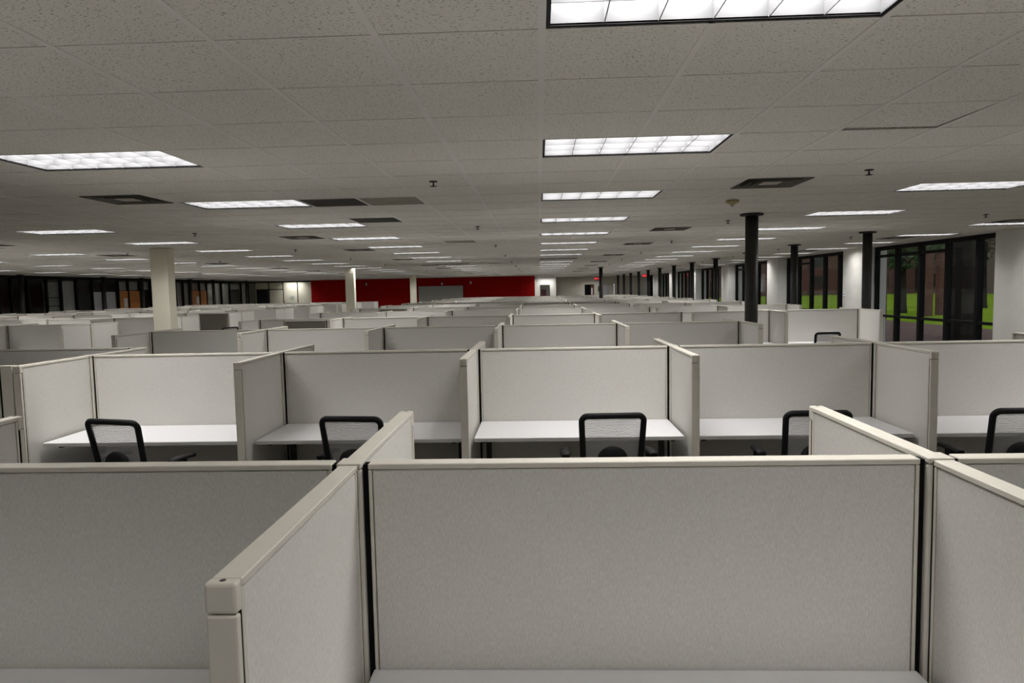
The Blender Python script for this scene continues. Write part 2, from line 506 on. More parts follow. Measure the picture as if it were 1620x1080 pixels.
# ------------------------------------------------------------------ suspended ceiling: lights, vents, tiles, tees
I0, I1 = -34, 15
J0, J1 = -18, 89
COLS = [12, 6, 0, -6, -12, -18, -24, -30]
JROWS = [4 * n + 2 for n in range(-4, 22)]

def gx(i):
    return GX + i * T

def gy(j):
    return GY + j * T

used = set()
lights = []
for ci, ic in enumerate(COLS):
    for j in JROWS:
        if gy(j) > {0: 55.7, 6: 55.7, -30: 48.4}.get(ic, YRED - 1.2 if ic < 0 else YF - 2.5):
            continue
        lights.append((ci, ic, j))
        used.add((ic, j)); used.add((ic + 1, j))
vents = []
for iv in (12, 3, -7, -16):
    for jv in (5, 13, 19, 27, 35, 41, 49, 57):
        if iv == 12 and jv < 13:
            continue
        if iv == -16 and jv < 13:
            continue
        if (iv, jv) in used:
            continue
        vents.append((iv, jv)); used.add((iv, jv))
grilles = [(-4, 6), (-4, 9)]
for q in grilles:
    used.add(q)
stained = {(-3, 6), (-3, 16)}
ajar = (3, 1)

def inside(i, j):
    x, y = gx(i + 0.5), gy(j + 0.5)
    return XL < x < XR and YB < y < (YRED if x < -0.3 else (56.4 if x < 1.4 else YF))

TX, TYm = T - 0.022, T - 0.014
tile_me = MB().box(-TX / 2, TX / 2, -TYm / 2, TYm / 2, 0.003, 0.018).mesh('tile', 'tile')
cells = [(i, j) for i in range(I0, I1) for j in range(J0, J1) if inside(i, j) and (i, j) not in used]

def in_view(i, j):
    p = Vector((gx(i + 0.5), gy(j + 0.5), C)) - CAM
    z = p.dot(fwd)
    if z < 0.4:
        return None
    x = p.dot(r2) / z * F_PX
    y = p.dot(u2) / z * F_PX
    if abs(x) > 830 or abs(y) > 600:
        return None
    return z
vis = sorted([(in_view(i, j), i, j) for (i, j) in cells if in_view(i, j) is not None])
single = set((i, j) for (_, i, j) in vis[:290])
single |= stained | {ajar}
for (i, j) in sorted(single):
    o = link('tile', tile_me, deck, (gx(i + 0.5), gy(j + 0.5), C))
    o.rotation_euler.z = random.uniform(-0.002, 0.002)
    if (i, j) in stained:
        o.data = tile_me.copy()
        o.data.materials[0] = M['tile_stain']
        o['label'] = 'yellowish discoloured ceiling tile'
    elif (i, j) == ajar:
        o.rotation_euler = (0.012, 0.010, 0)
        o.location.z += 0.007
        o['label'] = 'ceiling tile sitting ajar with a dark gap'
mb = MB()
for (i, j) in cells:
    if (i, j) in single:
        continue
    x, y = gx(i + 0.5), gy(j + 0.5)
    mb.box(x - TX / 2, x + TX / 2, y - TYm / 2, y + TYm / 2, C + 0.003, C + 0.018)
o = build('tile_field', mb, 'tile', deck)
o['kind'] = 'stuff'
o['label'] = 'more distant acoustic tiles of the same ceiling'
mb = MB()
allc = set((i, j) for i in range(I0, I1) for j in range(J0, J1) if inside(i, j))
lightset = {}
for (ci, ic, j) in lights:
    lightset[(ic, j)] = (ci, j); lightset[(ic + 1, j)] = (ci, j)
for (i, j) in allc:
    x0, y0 = gx(i), gy(j)
    if not ((i - 1, j) in lightset and lightset.get((i - 1, j)) == lightset.get((i, j))):
        mb.box(x0 - 0.014, x0 + 0.014, y0, y0 + T, C, C + 0.0028)
    mb.box(x0 + 0.012, x0 + T - 0.012, y0 - 0.0055, y0 + 0.0055, C + 0.0004, C + 0.0028)
o = build('grid_tees', mb, 'tee', deck)
o['label'] = 'white metal grid tees holding the tiles'

# recessed louvered light, 4 ft by 2 ft: black rim, reflector box, lit diffuser, 18-cell louver
HX, HY = T - 0.014, T / 2 - 0.010
rim = MB()
for (a, b, c, d_) in ((-HX, HX, -HY, -HY + 0.016), (-HX, HX, HY - 0.016, HY), (-HX, -HX + 0.016, -HY + 0.016, HY - 0.016), (HX - 0.016, HX, -HY + 0.016, HY - 0.016)):
    rim.box(a, b, c, d_, 0.004, 0.012)
rim_me = rim.mesh('ceiling_light', 'black')
hx, hy = HX - 0.016, HY - 0.016
LH = 0.088
body = MB()
body.box(-hx - 0.008, -hx, -hy, hy, 0.006, LH + 0.03)
body.box(hx, hx + 0.008, -hy, hy, 0.006, LH + 0.03)
body.box(-hx - 0.008, hx + 0.008, -hy - 0.008, -hy, 0.006, LH + 0.03)
body.box(-hx - 0.008, hx + 0.008, hy, hy + 0.008, 0.006, LH + 0.03)
body.box(-hx - 0.008, hx + 0.008, -hy - 0.008, hy + 0.008, LH + 0.03, LH + 0.04)
body_me = body.mesh('reflector_box', 'reflector')
dif_me = MB().quad((-hx, -hy, LH + 0.012), (-hx, hy, LH + 0.012), (hx, hy, LH + 0.012), (hx, -hy, LH + 0.012)).mesh('diffuser', 'lamp_on')
dif_off = dif_me.copy()
dif_off.materials[0] = M['lamp_off']
lv = MB()
for q in range(1, 6):
    x = -hx + 2 * hx * q / 6
    lv.box(x - 0.002, x + 0.002, -hy, hy, 0.008, LH)
for q in range(1, 3):
    y = -hy + 2 * hy * q / 3
    lv.box(-hx, hx, y - 0.002, y + 0.002, 0.008, LH)
lv_me = lv.mesh('louver', 'louver')
OFF = {(2, 30), (3, 34), (4, -6), (4, -2), (4, 2), (4, 6)}
jmax = {ci: max(j for (c_, _, j) in lights if c_ == ci) for ci in range(8)}
for (ci, ic, j) in lights:
    off = (ci, j) in OFF
    o = link('ceiling_light', rim_me, None, (gx(ic + 1), gy(j + 0.5), C))
    link('reflector_box', body_me, o)
    link('diffuser', dif_off if off else dif_me, o)
    link('louver', lv_me, o)
    n = (jmax[ci] - j) // 4 + 1
    tag(o, '%s recessed louvered light, %s before the far wall in %s line from windows' % ('unlit' if off else 'lit', ORD[n], ORD[ci + 1]), 'ceiling light', 'recessed ceiling lights, %s line from the windows' % ORD[ci + 1])

# four-way air diffusers
def diffuser_mesh():
    mb = MB()
    n = 3
    for q in range(n):
        a = 0.29 - q * 0.072
        b = a - 0.030
        z0, z1 = -0.006, 0.050
        # sloping square ring (thin)
        for s in range(4):
            ang = s * math.pi / 2
            c_, s_ = round(math.cos(ang)), round(math.sin(ang))
            def R(x, y, z):
                return (x * c_ - y * s_, x * s_ + y * c_, z)
            p = [R(-a, -a, z0), R(a, -a, z0), R(b, -b, z1), R(-b, -b, z1)]
            t_ = 0.004
            p2 = [(x, y, z + t_) for (x, y, z) in p]
            v1 = [mb.bm.verts.new(x) for x in p]
            v2 = [mb.bm.verts.new(x) for x in p2]
            mb.bm.faces.new(v1); mb.bm.faces.new(v2[::-1])
            for e in range(4):
                mb.bm.faces.new((v1[e], v1[(e + 1) % 4], v2[(e + 1) % 4], v2[e]))
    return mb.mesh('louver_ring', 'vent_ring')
vent_ring = diffuser_mesh()
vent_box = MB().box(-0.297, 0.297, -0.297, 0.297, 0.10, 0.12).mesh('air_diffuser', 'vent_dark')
vent_core = MB().box(-0.085, 0.085, -0.085, 0.085, -0.004, 0.002).mesh('centre_plate', 'vent')
VL = {12: 'line beside the windows', 3: 'line over the dark column', -7: 'line before the cream columns', -16: 'line over the wide desks by office fronts'}
for iv in (12, 3, -7, -16):
    vj = [j for (i, j) in vents if i == iv]
    for n, j in enumerate(sorted(vj, reverse=True), 1):
        o = link('air_diffuser', vent_box, None, (gx(iv + 0.5), gy(j + 0.5), C))
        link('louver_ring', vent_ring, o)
        link('centre_plate', vent_core, o)
        tag(o, 'square air diffuser, %s before the far wall, %s' % (ORD[n], VL[iv]), 'vent', 'square ceiling air diffusers')
gr = MB()
for q in range(25):
    p_ = -0.297 + q * 0.594 / 24
    gr.box(p_ - 0.002, p_ + 0.002, -0.297, 0.297, 0.004, 0.016)
    gr.box(-0.297, 0.297, p_ - 0.002, p_ + 0.002, 0.004, 0.016)
gr_me = gr.mesh('return_grille', 'tile_grey')
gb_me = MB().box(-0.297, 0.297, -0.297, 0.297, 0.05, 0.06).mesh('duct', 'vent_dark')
for n, (i, j) in enumerate(grilles):
    o = link('return_grille', gr_me, None, (gx(i + 0.5), gy(j + 0.5), C))
    link('backing', gb_me, o)
    tag(o, ['dark grey return air grille next to a discoloured ceiling tile', 'dark grey return air grille with plain tiles on every side'][n], 'grille', 'dark return air grilles')

# sprinkler heads and the smoke detector
def lathe_me(name, prof, mat, n=14):
    return MB().lathe(prof, n).mesh(name, mat)
sp_esc = lathe_me('sprinkler', [(0.038, 0.002), (0.036, -0.004), (0.012, -0.010)], 'brass')
sp_def = lathe_me('deflector', [(0.006, -0.010), (0.008, -0.036), (0.030, -0.040), (0.030, -0.043), (0.004, -0.044)], 'brass')
SPI = {4: 'near dark column line', -2: 'middle line of the room', -9: 'line over cream columns', 10: 'window line', -15: 'line by the office fronts'}
for iv, txt in SPI.items():
    js = [4, 11, 18, 25, 32, 39, 46, 53]
    for n, j in enumerate(reversed(js), 1):
        if (iv, j) in used or (iv, j) == (4, 46):
            continue
        o = link('sprinkler', sp_esc, None, (gx(iv + 0.5), gy(j + 0.5), C))
        link('deflector', sp_def, o)
        tag(o, 'small dark sprinkler head, %s before the far wall, %s' % (ORD[n], txt), 'sprinkler', 'ceiling sprinkler heads')
o = link('smoke_detector', lathe_me('smoke_detector', [(0.062, 0.0), (0.075, -0.012), (0.07, -0.022), (0.03, -0.045), (0.022, -0.05)], 'detector', 20), None, (gx(3.5), gy(7.55), C + 0.002))
build('sensor_cap', MB().lathe([(0.018, -0.049), (0.02, -0.066), (0.008, -0.072)], 12), 'plain_grey', o)
tag(o, 'yellowed round smoke detector above the nearest dark steel column'.replace('nearest ', ''), 'smoke detector')

# ------------------------------------------------------------------ cubicle partitions
PW = 0.066                      # post width
GAP = 0.016

def make_panel_meshes(L, tag_, fab='fabric'):
    """Frame, two fabric faces, gaskets for a panel centred on x, length L."""
    h = L / 2
    f = MB()
    f.box(-h, h, -0.025, 0.025, PH - 0.015, PH)                     # top cap
    f.box(-h, -h + 0.009, -0.0235, 0.0235, 0.11, PH - 0.016)        # stiles
    f.box(h - 0.009, h, -0.0235, 0.0235, 0.11, PH - 0.016)
    f.box(-h, h, -0.0245, 0.0245, 0.012, 0.109)                     # base raceway
    f.bevel(0.0022)
    f.box(-h + 0.009, h - 0.009, -0.011, 0.011, 0.11, PH - 0.016)   # core
    for s in (-1, 1):
        f.box(s * (h - 0.08) - 0.02, s * (h - 0.08) + 0.02, -0.02, 0.02, 0.0, 0.012)
    frame = f.mesh('frame_' + tag_, 'trim')
    faces = []
    for s in (-1, 1):
        m = MB().box(-h + 0.011, h - 0.011, min(s * 0.0115, s * 0.0215), max(s * 0.0115, s * 0.0215), 0.112, PH - 0.018).bevel(0.003)
        faces.append(m.mesh('fabric_face', fab))
    gks = []
    for s in (-1, 1):
        gk = MB()
        gk.box(min(s * (h + 0.0005), s * (h + GAP - 0.001)), max(s * (h + 0.0005), s * (h + GAP - 0.001)), -0.016, 0.016, 0.01, PH - 0.004)
        gks.append(gk.mesh('gasket', 'gasket'))
    return frame, faces, gks

L_S = PITCHX - PW - 2 * GAP
SP = make_panel_meshes(L_S, 'spine')
SPD = make_panel_meshes(L_S / 2, 'screen', 'fabric_dark')

# wing: along +y from the post, free end with its own trim and cap
WL = 0.762
WGAP = 0.006
wy0 = PW / 2 + WGAP
wy1 = WL - 0.024
f = MB()
f.box(-0.025, 0.025, wy0, wy1, PH - 0.015, PH)
f.box(-0.0235, 0.0235, wy0, wy0 + 0.009, 0.11, PH - 0.016)
f.box(-0.0235, 0.0235, wy1 - 0.009, wy1, 0.11, PH - 0.016)
f.box(-0.0245, 0.0245, wy0, wy1, 0.012, 0.109)
f.bevel(0.0022)
f.box(-0.011, 0.011, wy0 + 0.009, wy1 - 0.009, 0.11, PH - 0.016)
for y in (wy0 + 0.08, wy1 - 0.08):
    f.box(-0.02, 0.02, y - 0.02, y + 0.02, 0, 0.012)
W_FRAME = f.mesh('wing_frame', 'trim')
W_FAC = []
for s in (-1, 1):
    W_FAC.append(MB().box(min(s * 0.0115, s * 0.0215), max(s * 0.0115, s * 0.0215), wy0 + 0.011, wy1 - 0.011, 0.112, PH - 0.018).bevel(0.003).mesh('fabric_face', 'fabric'))
W_GAS = MB().box(-0.0228, 0.0228, wy0 - WGAP + 0.001, wy0 - 0.0005, 0.01, PH - 0.004).mesh('gasket', 'gasket')
W_SEAM = MB().box(-0.0225, 0.0225, wy1 + 0.0003, wy1 + 0.0078, 0.01, PH - 0.052).mesh('seam_strip', 'gasket')
W_END = MB().box(-0.0255, 0.0255, wy1 + 0.008, WL, 0.012, PH - 0.052).bevel(0.004, 2).mesh('end_trim', 'trim')
W_CAP = MB().box(-0.026, 0.026, wy1 + 0.0005, WL + 0.001, PH - 0.050, PH + 0.0015).bevel(0.006, 3).mesh('end_cap', 'trim')
W_HOLE = MB().lathe([(0.0052, PH + 0.0012), (0.0052, PH + 0.0019)], 12, 0, WL - 0.012).mesh('screw_hole', 'hole')

# post with a square cap
P_BODY = MB().box(-0.032, 0.032, -0.032, 0.032, 0.0, PH - 0.012).bevel(0.009, 3).mesh('connector_post', 'trim')
P_CAP = MB().box(-0.0328, 0.0328, -0.0328, 0.0328, PH - 0.0115, PH + 0.003).bevel(0.003, 2).mesh('post_cap', 'trim')
P_BRK = MB().box(-0.036, 0.036, -0.012, 0.012, PH - 0.03, PH - 0.014).mesh('bracket', 'gasket')

def panel(kind, loc, rz, label, group, full):
    frame, faces, gk = kind
    o = link('partition_panel', frame, None, loc, rz)
    for q in faces:
        link('fabric_face', q, o)
    for q in gk:
        link('gasket', q, o)
    tag(o, label, 'partition panel', group)
    return o

def wing(loc, side, label, group, full):
    o = link('wing_panel', W_FRAME, None, loc, 0 if side > 0 else math.pi)
    for q in W_FAC:
        link('fabric_face', q, o)
    link('gasket', W_GAS, o)
    link('seam_strip', W_SEAM, o)
    link('end_trim', W_END, o)
    c_ = link('end_cap', W_CAP, o)
    if full:
        link('screw_hole', W_HOLE, c_)
    tag(o, label, 'wing panel', group)
    return o

def post(loc, label, group):
    o = link('connector_post', P_BODY, None, loc)
    link('post_cap', P_CAP, o)
    tag(o, label, 'post', group)
    return o

# desks: laminate top with edge band, two back legs and brackets
DW, DD = 1.43, 0.60
top_me = MB().box(-DW / 2, DW / 2, -DD, 0, DESK - 0.027, DESK).bevel(0.0025, 2).mesh('desk', 'desk')
edge_me = MB().box(-DW / 2 + 0.001, DW / 2 - 0.001, -DD - 0.0025, -DD - 0.0003, DESK - 0.0265, DESK - 0.0035).mesh('edge_band', 'desk_edge')
leg_me = MB().box(-0.02, 0.02, -0.02, 0.02, 0.0, DESK - 0.0275).bevel(0.002).mesh('leg', 'charcoal')
brk_me = MB().box(-0.015, 0.015, -0.42, -0.01, DESK - 0.055, DESK - 0.0275).mesh('bracket', 'black')

def desk(x, y, side, label, group):
    o = link('desk', top_me, None, (x, y, 0), 0 if side < 0 else math.pi)
    link('edge_band', edge_me, o)
    for s in (-1, 1):
        link('leg', leg_me, o, (s * (DW / 2 - 0.06), -0.06, 0))
        link('bracket', brk_me, o, (s * (DW / 2 - 0.06), -0.09, 0))
    return tag(o, label, 'desk', group)

NROW = 13
ext = {0: (-2, 3), 1: (-2, 3), 2: (-3, 2)}
for r in range(NROW):
    a, b = ext.get(r, (-3, 4))
    y = Y0 + r * ROWP
    ro = ORD[NROW - r]
    full = r < 3
    for m in range(a, b + 1):
        x = PX0 + m * PITCHX
        n = b - m + 1
        post((x, y, 0), 'tan connector post, %s from window end of %s cubicle row before red wall' % (ORD[n], ro), 'posts of the %s cubicle row before the red wall' % ro)
        if m < b:
            panel(SP, (x + PITCHX / 2, y, 0), 0, 'grey fabric spine panel, %s from window end, %s row before red wall' % (ORD[b - m], ro), 'spine panels of the %s row before the red wall' % ro, full)
        for side in (-1, 1):
            if side > 0 and r >= 11:
                continue
            if r == 0 and m in (-2, 3) and side < 0:
                continue
            wing((x, y, 0), side, 'fabric wing panel on %s side, %s from window end, %s row before red wall' % ('red-wall' if side > 0 else 'entrance-aisle', ORD[n], ro), 'wing panels of the %s row before the red wall' % ro, full)
        if m < b:
            for side in (-1, 1):
                desk(x + PITCHX / 2, y + side * 0.026, side, 'white laminate desk, %s side, %s from window end, %s row before red wall' % ('red-wall' if side > 0 else 'aisle', ORD[b - m], ro), 'white cubicle desks of the %s row before the red wall' % ro)

# wide filler posts and side panels closing the end of the second row
xe = PX0 - 2 * PITCHX
for (y, txt) in ((Y0 + ROWP - 0.735, 'aisle'), (Y0 + ROWP + 0.735, 'red-wall')):
    o = build('filler_post', MB().box(-0.04, 0.04, -0.025, 0.025, 0, PH - 0.006).bevel(0.004, 2), 'trim', None, (xe - 0.075, y, 0))
    build('post_cap', MB().box(-0.041, 0.041, -0.026, 0.026, PH - 0.0055, PH + 0.001), 'trim', o)
    tag(o, 'wide tan filler post on %s wing, office-front end of twelfth row before red wall' % txt, 'post')
    panel(SP, (xe - 0.075 - 0.042 - GAP - L_S / 2, y, 0), 0, 'grey fabric panel running from %s wing end toward the office fronts' % txt, 'side panels at the row end', True)
# dark taupe screens on wing ends
for (r, m) in ((3, -2), (5, -2)):
    x = PX0 + m * PITCHX - 0.03 - L_S / 4 - GAP
    y = Y0 + r * ROWP - 0.735
    panel(SPD, (x, y, 0), 0, 'narrow dark taupe screen on a wing end of the %s row before red wall' % ORD[NROW - r], 'dark taupe screens', True)

# second bank of cubicles, beyond the cream columns
BX0, BY0, BP = -7.85, 11.66, 3.05
NB = 8
for k in range(NB):
    y = BY0 + k * BP
    ro = ORD[NB - k]
    for m in range(7):
        x = BX0 - m * PITCHX
        post((x, y, 0), 'tan post, %s from cream columns, %s row before red wall in office-front bank' % (ORD[m + 1], ro), 'posts of the office-front bank, %s row' % ro)
        if m < 6:
            panel(SP, (x - PITCHX / 2, y, 0), 0, 'fabric spine panel, %s from cream columns, %s row before red wall, office-front bank' % (ORD[m + 1], ro), 'spine panels of the office-front bank, %s row' % ro, False)
        for side in (-1, 1):
            if side > 0 and k >= 6:
                continue
            wing((x, y, 0), side, 'wing panel, %s side, %s from cream columns, %s row before red wall, office-front bank' % ('far' if side > 0 else 'aisle', ORD[m + 1], ro), 'wing panels of the office-front bank, %s row' % ro, False)
        if m < 6:
            for side in (-1, 1):
                desk(x - PITCHX / 2, y + side * 0.026, side, 'white desk, %s side, %s from cream columns, %s row before red wall, office-front bank' % ('far' if side > 0 else 'aisle', ORD[m + 1], ro), 'desks of the office-front bank, %s row' % ro)
panel(SPD, (BX0 - 0.03 - L_S / 4 - GAP, BY0 + 2 * BP - 0.735, 0), 0, 'narrow dark taupe screen in the office-front bank behind the cream column', 'dark taupe screens', True)

# ------------------------------------------------------------------ mesh-back task chairs
def back_curve(w, z, y0):
    return y0
def rrect(wt, wb, z0, z1, r, n=6):
    """Rounded trapezoid outline in (x, z)."""
    pts = []
    cs = [((wt / 2 - r), z1 - r, 0), (-(wt / 2 - r), z1 - r, 90), (-(wb / 2 - r * 1.3), z0 + r * 1.3, 180), ((wb / 2 - r * 1.3), z0 + r * 1.3, 270)]
    for (cx, cz, a0) in cs:
        rr = r if cz > (z0 + z1) / 2 else r * 1.3
        for q in range(n + 1):
            a = math.radians(a0 + 90 * q / n)
            pts.append((cx + rr * math.cos(a), cz + rr * math.sin(a)))
    return pts

def bend(x, z):
    """Depth of the backrest: wraps forward at the sides, leans back at the top, fuller at the lumbar."""
    t_ = (z - 0.50) / 0.47
    return -0.235 - 0.045 * t_ + 0.05 * (x / 0.2) ** 2 * 0.55 + 0.03 * math.cos((t_ - 0.25) * 3.0)

def make_chair():
    base = MB()
    for q in range(5):
        a = math.radians(90 + 72 * q)
        base.tube([(0.02 * math.cos(a), 0.02 * math.sin(a), 0.105), (0.16 * math.cos(a), 0.16 * math.sin(a), 0.09), (0.30 * math.cos(a), 0.30 * math.sin(a), 0.07)], [0.026, 0.022, 0.015], 8)
    base.lathe([(0.035, 0.07), (0.035, 0.13), (0.028, 0.14)], 14)
    P = {}
    P['base'] = base.mesh('base', 'black')
    cas = MB()
    cas.tube([(-0.022, 0, 0.026), (-0.006, 0, 0.026)], 0.026, 12)
    cas.tube([(0.006, 0, 0.026), (0.022, 0, 0.026)], 0.026, 12)
    cas.tube([(-0.008, 0, 0.03), (0.008, 0, 0.03)], 0.016, 8)
    cas.tube([(0, 0, 0.03), (0, 0, 0.066)], 0.007, 8)
    P['caster'] = cas.mesh('caster', 'black')
    P['gas_lift'] = MB().lathe([(0.022, 0.14), (0.022, 0.25), (0.014, 0.251), (0.014, 0.385)], 14).mesh('gas_lift', 'chrome')
    s = MB().box(-0.235, 0.235, -0.21, 0.26, 0.425, 0.495)
    bmesh.ops.subdivide_edges(s.bm, edges=s.bm.edges[:], cuts=6, use_grid_fill=True)
    for v in s.bm.verts:
        x, y, z = v.co
        rr = (abs(x) / 0.235) ** 3 + (abs(y - 0.025) / 0.235) ** 3
        if z > 0.46:
            v.co.z -= 0.028 * min(1.0, rr)
            if y > 0.15:
                v.co.z -= 0.02 * ((y - 0.15) / 0.11) ** 2
        k = 1 - 0.06 * (abs(y - 0.025) / 0.235) ** 4
        v.co.x *= k
        v.co.y = 0.025 + (y - 0.025) * (1 - 0.06 * (abs(x) / 0.235) ** 4)
    s.bevel(0.0) if False else None
    for fc in s.bm.faces:
        fc.smooth = True
    P['seat'] = s.mesh('seat', 'seat')
    P['mechanism'] = MB().box(-0.10, 0.10, -0.13, 0.10, 0.385, 0.424).bevel(0.01, 2).mesh('mechanism', 'black')
    # back frame: flat section swept round a rounded trapezoid
    ol = rrect(0.385, 0.352, 0.515, 0.962, 0.035)
    pts = []
    for (x, z) in ol:
        zz = z + (0.010 * (1 - (x / 0.2) ** 2) if z > 0.75 else 0)
        pts.append((x, bend(x, z), zz))
    P['back_frame'] = MB().tube(pts, 0.019, 10, closed=True).mesh('back_frame', 'black')
    # mesh sheet
    sh = MB()
    nx, nz = 12, 12
    grid = []
    for j in range(nz + 1):
        t_ = j / nz
        z = 0.53 + (0.955 - 0.53) * t_
        hw = 0.167 + (0.182 - 0.167) * t_
        grid.append([sh.bm.verts.new((-hw + 2 * hw * i / nx, bend(-hw + 2 * hw * i / nx, z), z + (0.010 * (1 - ((-hw + 2 * hw * i / nx) / 0.2) ** 2) if z > 0.75 else 0))) for i in range(nx + 1)])
    for j in range(nz):
        for i in range(nx):
            fc = sh.bm.faces.new((grid[j][i], grid[j][i + 1], grid[j + 1][i + 1], grid[j + 1][i]))
            fc.smooth = True
    P['back_mesh'] = sh.mesh('back_mesh', 'weave')
    # lumbar pad and upright
    lp = MB()
    lp.lathe([(0.004, -0.012), (0.05, -0.011), (0.074, -0.004), (0.076, 0.004), (0.05, 0.012), (0.004, 0.013)], 22)
    for v in lp.bm.verts:
        x, y, z = v.co
        yy = y * 1.05
        v.co = Vector((x * 1.25, bend(0, 0.69) - 0.022 + z, 0.688 + yy))
    P['lumbar_pad'] = lp.mesh('lumbar_pad', 'black')
    sp = MB().tube([(0, -0.10, 0.405), (0, -0.20, 0.41), (0, -0.262, 0.45), (0, -0.268, 0.54), (0, -0.262, 0.66)], [0.03, 0.03, 0.028, 0.024, 0.02], 10, ry=0.013)
    P['back_upright'] = sp.mesh('back_upright', 'black')
    for s_ in (-1, 1):
        am = MB().tube([(s_ * 0.16, 0.0, 0.41), (s_ * 0.255, 0.0, 0.415), (s_ * 0.275, 0.0, 0.46), (s_ * 0.275, 0.0, 0.60)], [0.014, 0.014, 0.013, 0.012], 8)
        P['arm_post%d' % s_] = am.mesh('arm_post', 'chrome')
        pd = MB().tube([(s_ * 0.285, -0.115, 0.672), (s_ * 0.282, -0.06, 0.682), (s_ * 0.275, 0.05, 0.678), (s_ * 0.262, 0.13, 0.668)], [0.026, 0.036, 0.036, 0.024], 10, ry=0.016)
        pd.box(s_ * 0.275 - 0.022, s_ * 0.275 + 0.022, -0.03, 0.03, 0.60, 0.672)
        P['arm_pad%d' % s_] = pd.mesh('arm_pad', 'black')
    return P

CH = make_chair()
def chair(x, y, rz, label, group='black mesh-back task chairs', spin=0.0):
    o = link('task_chair', None, None, (x, y, 0), rz)
    b_ = link('base', CH['base'], o, (0, 0, 0), spin)
    for q in range(5):
        a = math.radians(90 + 72 * q)
        link('caster', CH['caster'], b_, (0.30 * math.cos(a), 0.30 * math.sin(a), 0), a + 0.6 * q)
    for nme in ('gas_lift', 'mechanism', 'seat', 'back_upright', 'back_frame', 'back_mesh', 'lumbar_pad'):
        link(nme, CH[nme], o)
    for s_ in (-1, 1):
        link('arm_post', CH['arm_post%d' % s_], o)
        link('arm_pad', CH['arm_pad%d' % s_], o)
    return tag(o, label, 'chair', group)

# chair(x of the back, ...): the chairs of the second row, tucked under the desks
r1 = ORD[NROW - 1]
CYB = 4.20 + 0.27
for n, (xb, rz) in enumerate(((-2.73, -0.22), (-1.19, -0.10), (0.45, 0.03), (1.70, 0.0), (2.935, 0.02))):
    # back sits 0.27 behind the chair's centre
    x = xb - 0.27 * math.sin(rz)
    y = 4.20 + 0.27 * math.cos(rz)
    chair(x, y, rz, 'black mesh-back task chair at %s desk from window end, %s row before red wall' % (ORD[5 - n], r1), spin=0.3 * n)
chair(4.56, 11.27, 0.05, 'mesh-back task chair at desk beside the window end of tenth row before red wall')
chair(-7.72, 16.5, 0.9, 'mesh-back task chair turned sideways in the aisle beside the dark taupe screen')
chair(-9.95, 17.2, 0.0, 'mesh-back task chair behind the cream column in office-front bank')

# ------------------------------------------------------------------ columns
cc = []
for n, y in enumerate((13.07, 26.48, 39.89)):
    o = build('building_column', MB().box(-0.17, 0.17, -0.13, 0.13, 0, C - 0.001).bevel(0.004), 'cream', None, (-7.36, y + 0.13, 0))
    tag(o, 'square cream painted column, %s before the red wall' % ORD[3 - n], 'column', 'square cream columns')
st_me = MB().lathe([(0.083, 0.0), (0.083, C - 0.03)], 20).mesh('steel_column', 'steel_dark')
stb_me = MB().box(-0.15, 0.15, -0.15, 0.15, 0, 0.02).mesh('base_plate', 'steel_dark')
stc_me = MB().lathe([(0.10, C - 0.030), (0.15, C - 0.024), (0.15, C - 0.001)], 20).mesh('cap_plate', 'steel_dark')

def steel(x, y, label, group, s=1.0):
    o = link('steel_column', st_me, None, (x, y, 0))
    o.scale = (s, s, 1)
    link('base_plate', stb_me, o)
    link('cap_plate', stc_me, o)
    tag(o, label, 'column', group)
steel(2.84, 9.27, 'thick black round steel column next to the smoke detector', 'black steel columns in the cubicle field')
steel(2.86, 31.65, 'black round steel column rising from cubicles before the exit sign', 'black steel columns in the cubicle field')
WY = [GY + T * (16.25 + 6 * n) for n in range(12)]
for n, y in enumerate(WY):
    steel(6.13, y, 'black round steel column, %s before the far wall, in window-side line' % ORD[len(WY) - n], 'black steel columns by the windows')
LY = [25.25, 30.2, 33.2, 37.9, 40.6, 45.3]
for n, y in enumerate(LY):
    steel(-19.6, y, 'dark steel column, %s before the red wall, by the office fronts' % ORD[len(LY) - n], 'dark steel columns by the office fronts', 0.95)

# ------------------------------------------------------------------ things on the walls
blk = struct(build('wall_grey', MB().box(-8.58, -5.42, YRED - 0.35, YRED - 0.001, 0, 2.10), 'grey_wall'), 'light grey boxed wall section standing against the red wall')
for n, (x, z) in enumerate(((-12.4, 2.33), (-6.92, 2.25), (-4.86, 2.30))):
    o = build('wall_strobe', MB().box(-0.06, 0.06, -0.05, -0.001, -0.09, 0.09).bevel(0.008, 2), 'plain_grey', None, (x, YRED, z))
    build('lens', MB().box(-0.035, 0.035, -0.062, -0.0505, -0.02, 0.06), 'white', o)
    tag(o, 'small pale wall strobe, %s along the red wall from the cream bay' % ORD[n + 1], 'strobe', 'strobes on the red wall')
o = build('thermostat', MB().box(-0.022, -0.001, -0.045, 0.045, -0.085, 0.085).bevel(0.006, 2), 'whiteboard', None, (PILX, 20.0, 1.40))
for z in (0.035, -0.045):
    build('dial', MB().tube([(-0.028, 0.0, z), (-0.0225, 0.0, z)], 0.018, 10), 'black', o)
tag(o, 'small white wall control with dark dials on a pilaster', 'thermostat')
o = build('fire_extinguisher', MB().lathe([(0.05, 0.0), (0.06, 0.03), (0.06, 0.36), (0.03, 0.42), (0.02, 0.46)], 14, 0, -0.09), 'steel_dark', None, (4.95, YF, 1.45))
build('hook', MB().box(-0.02, 0.02, -0.03, -0.001, 0.3, 0.42), 'chrome', o)
tag(o, 'dark extinguisher hung on the beige wall below exit sign', 'extinguisher')

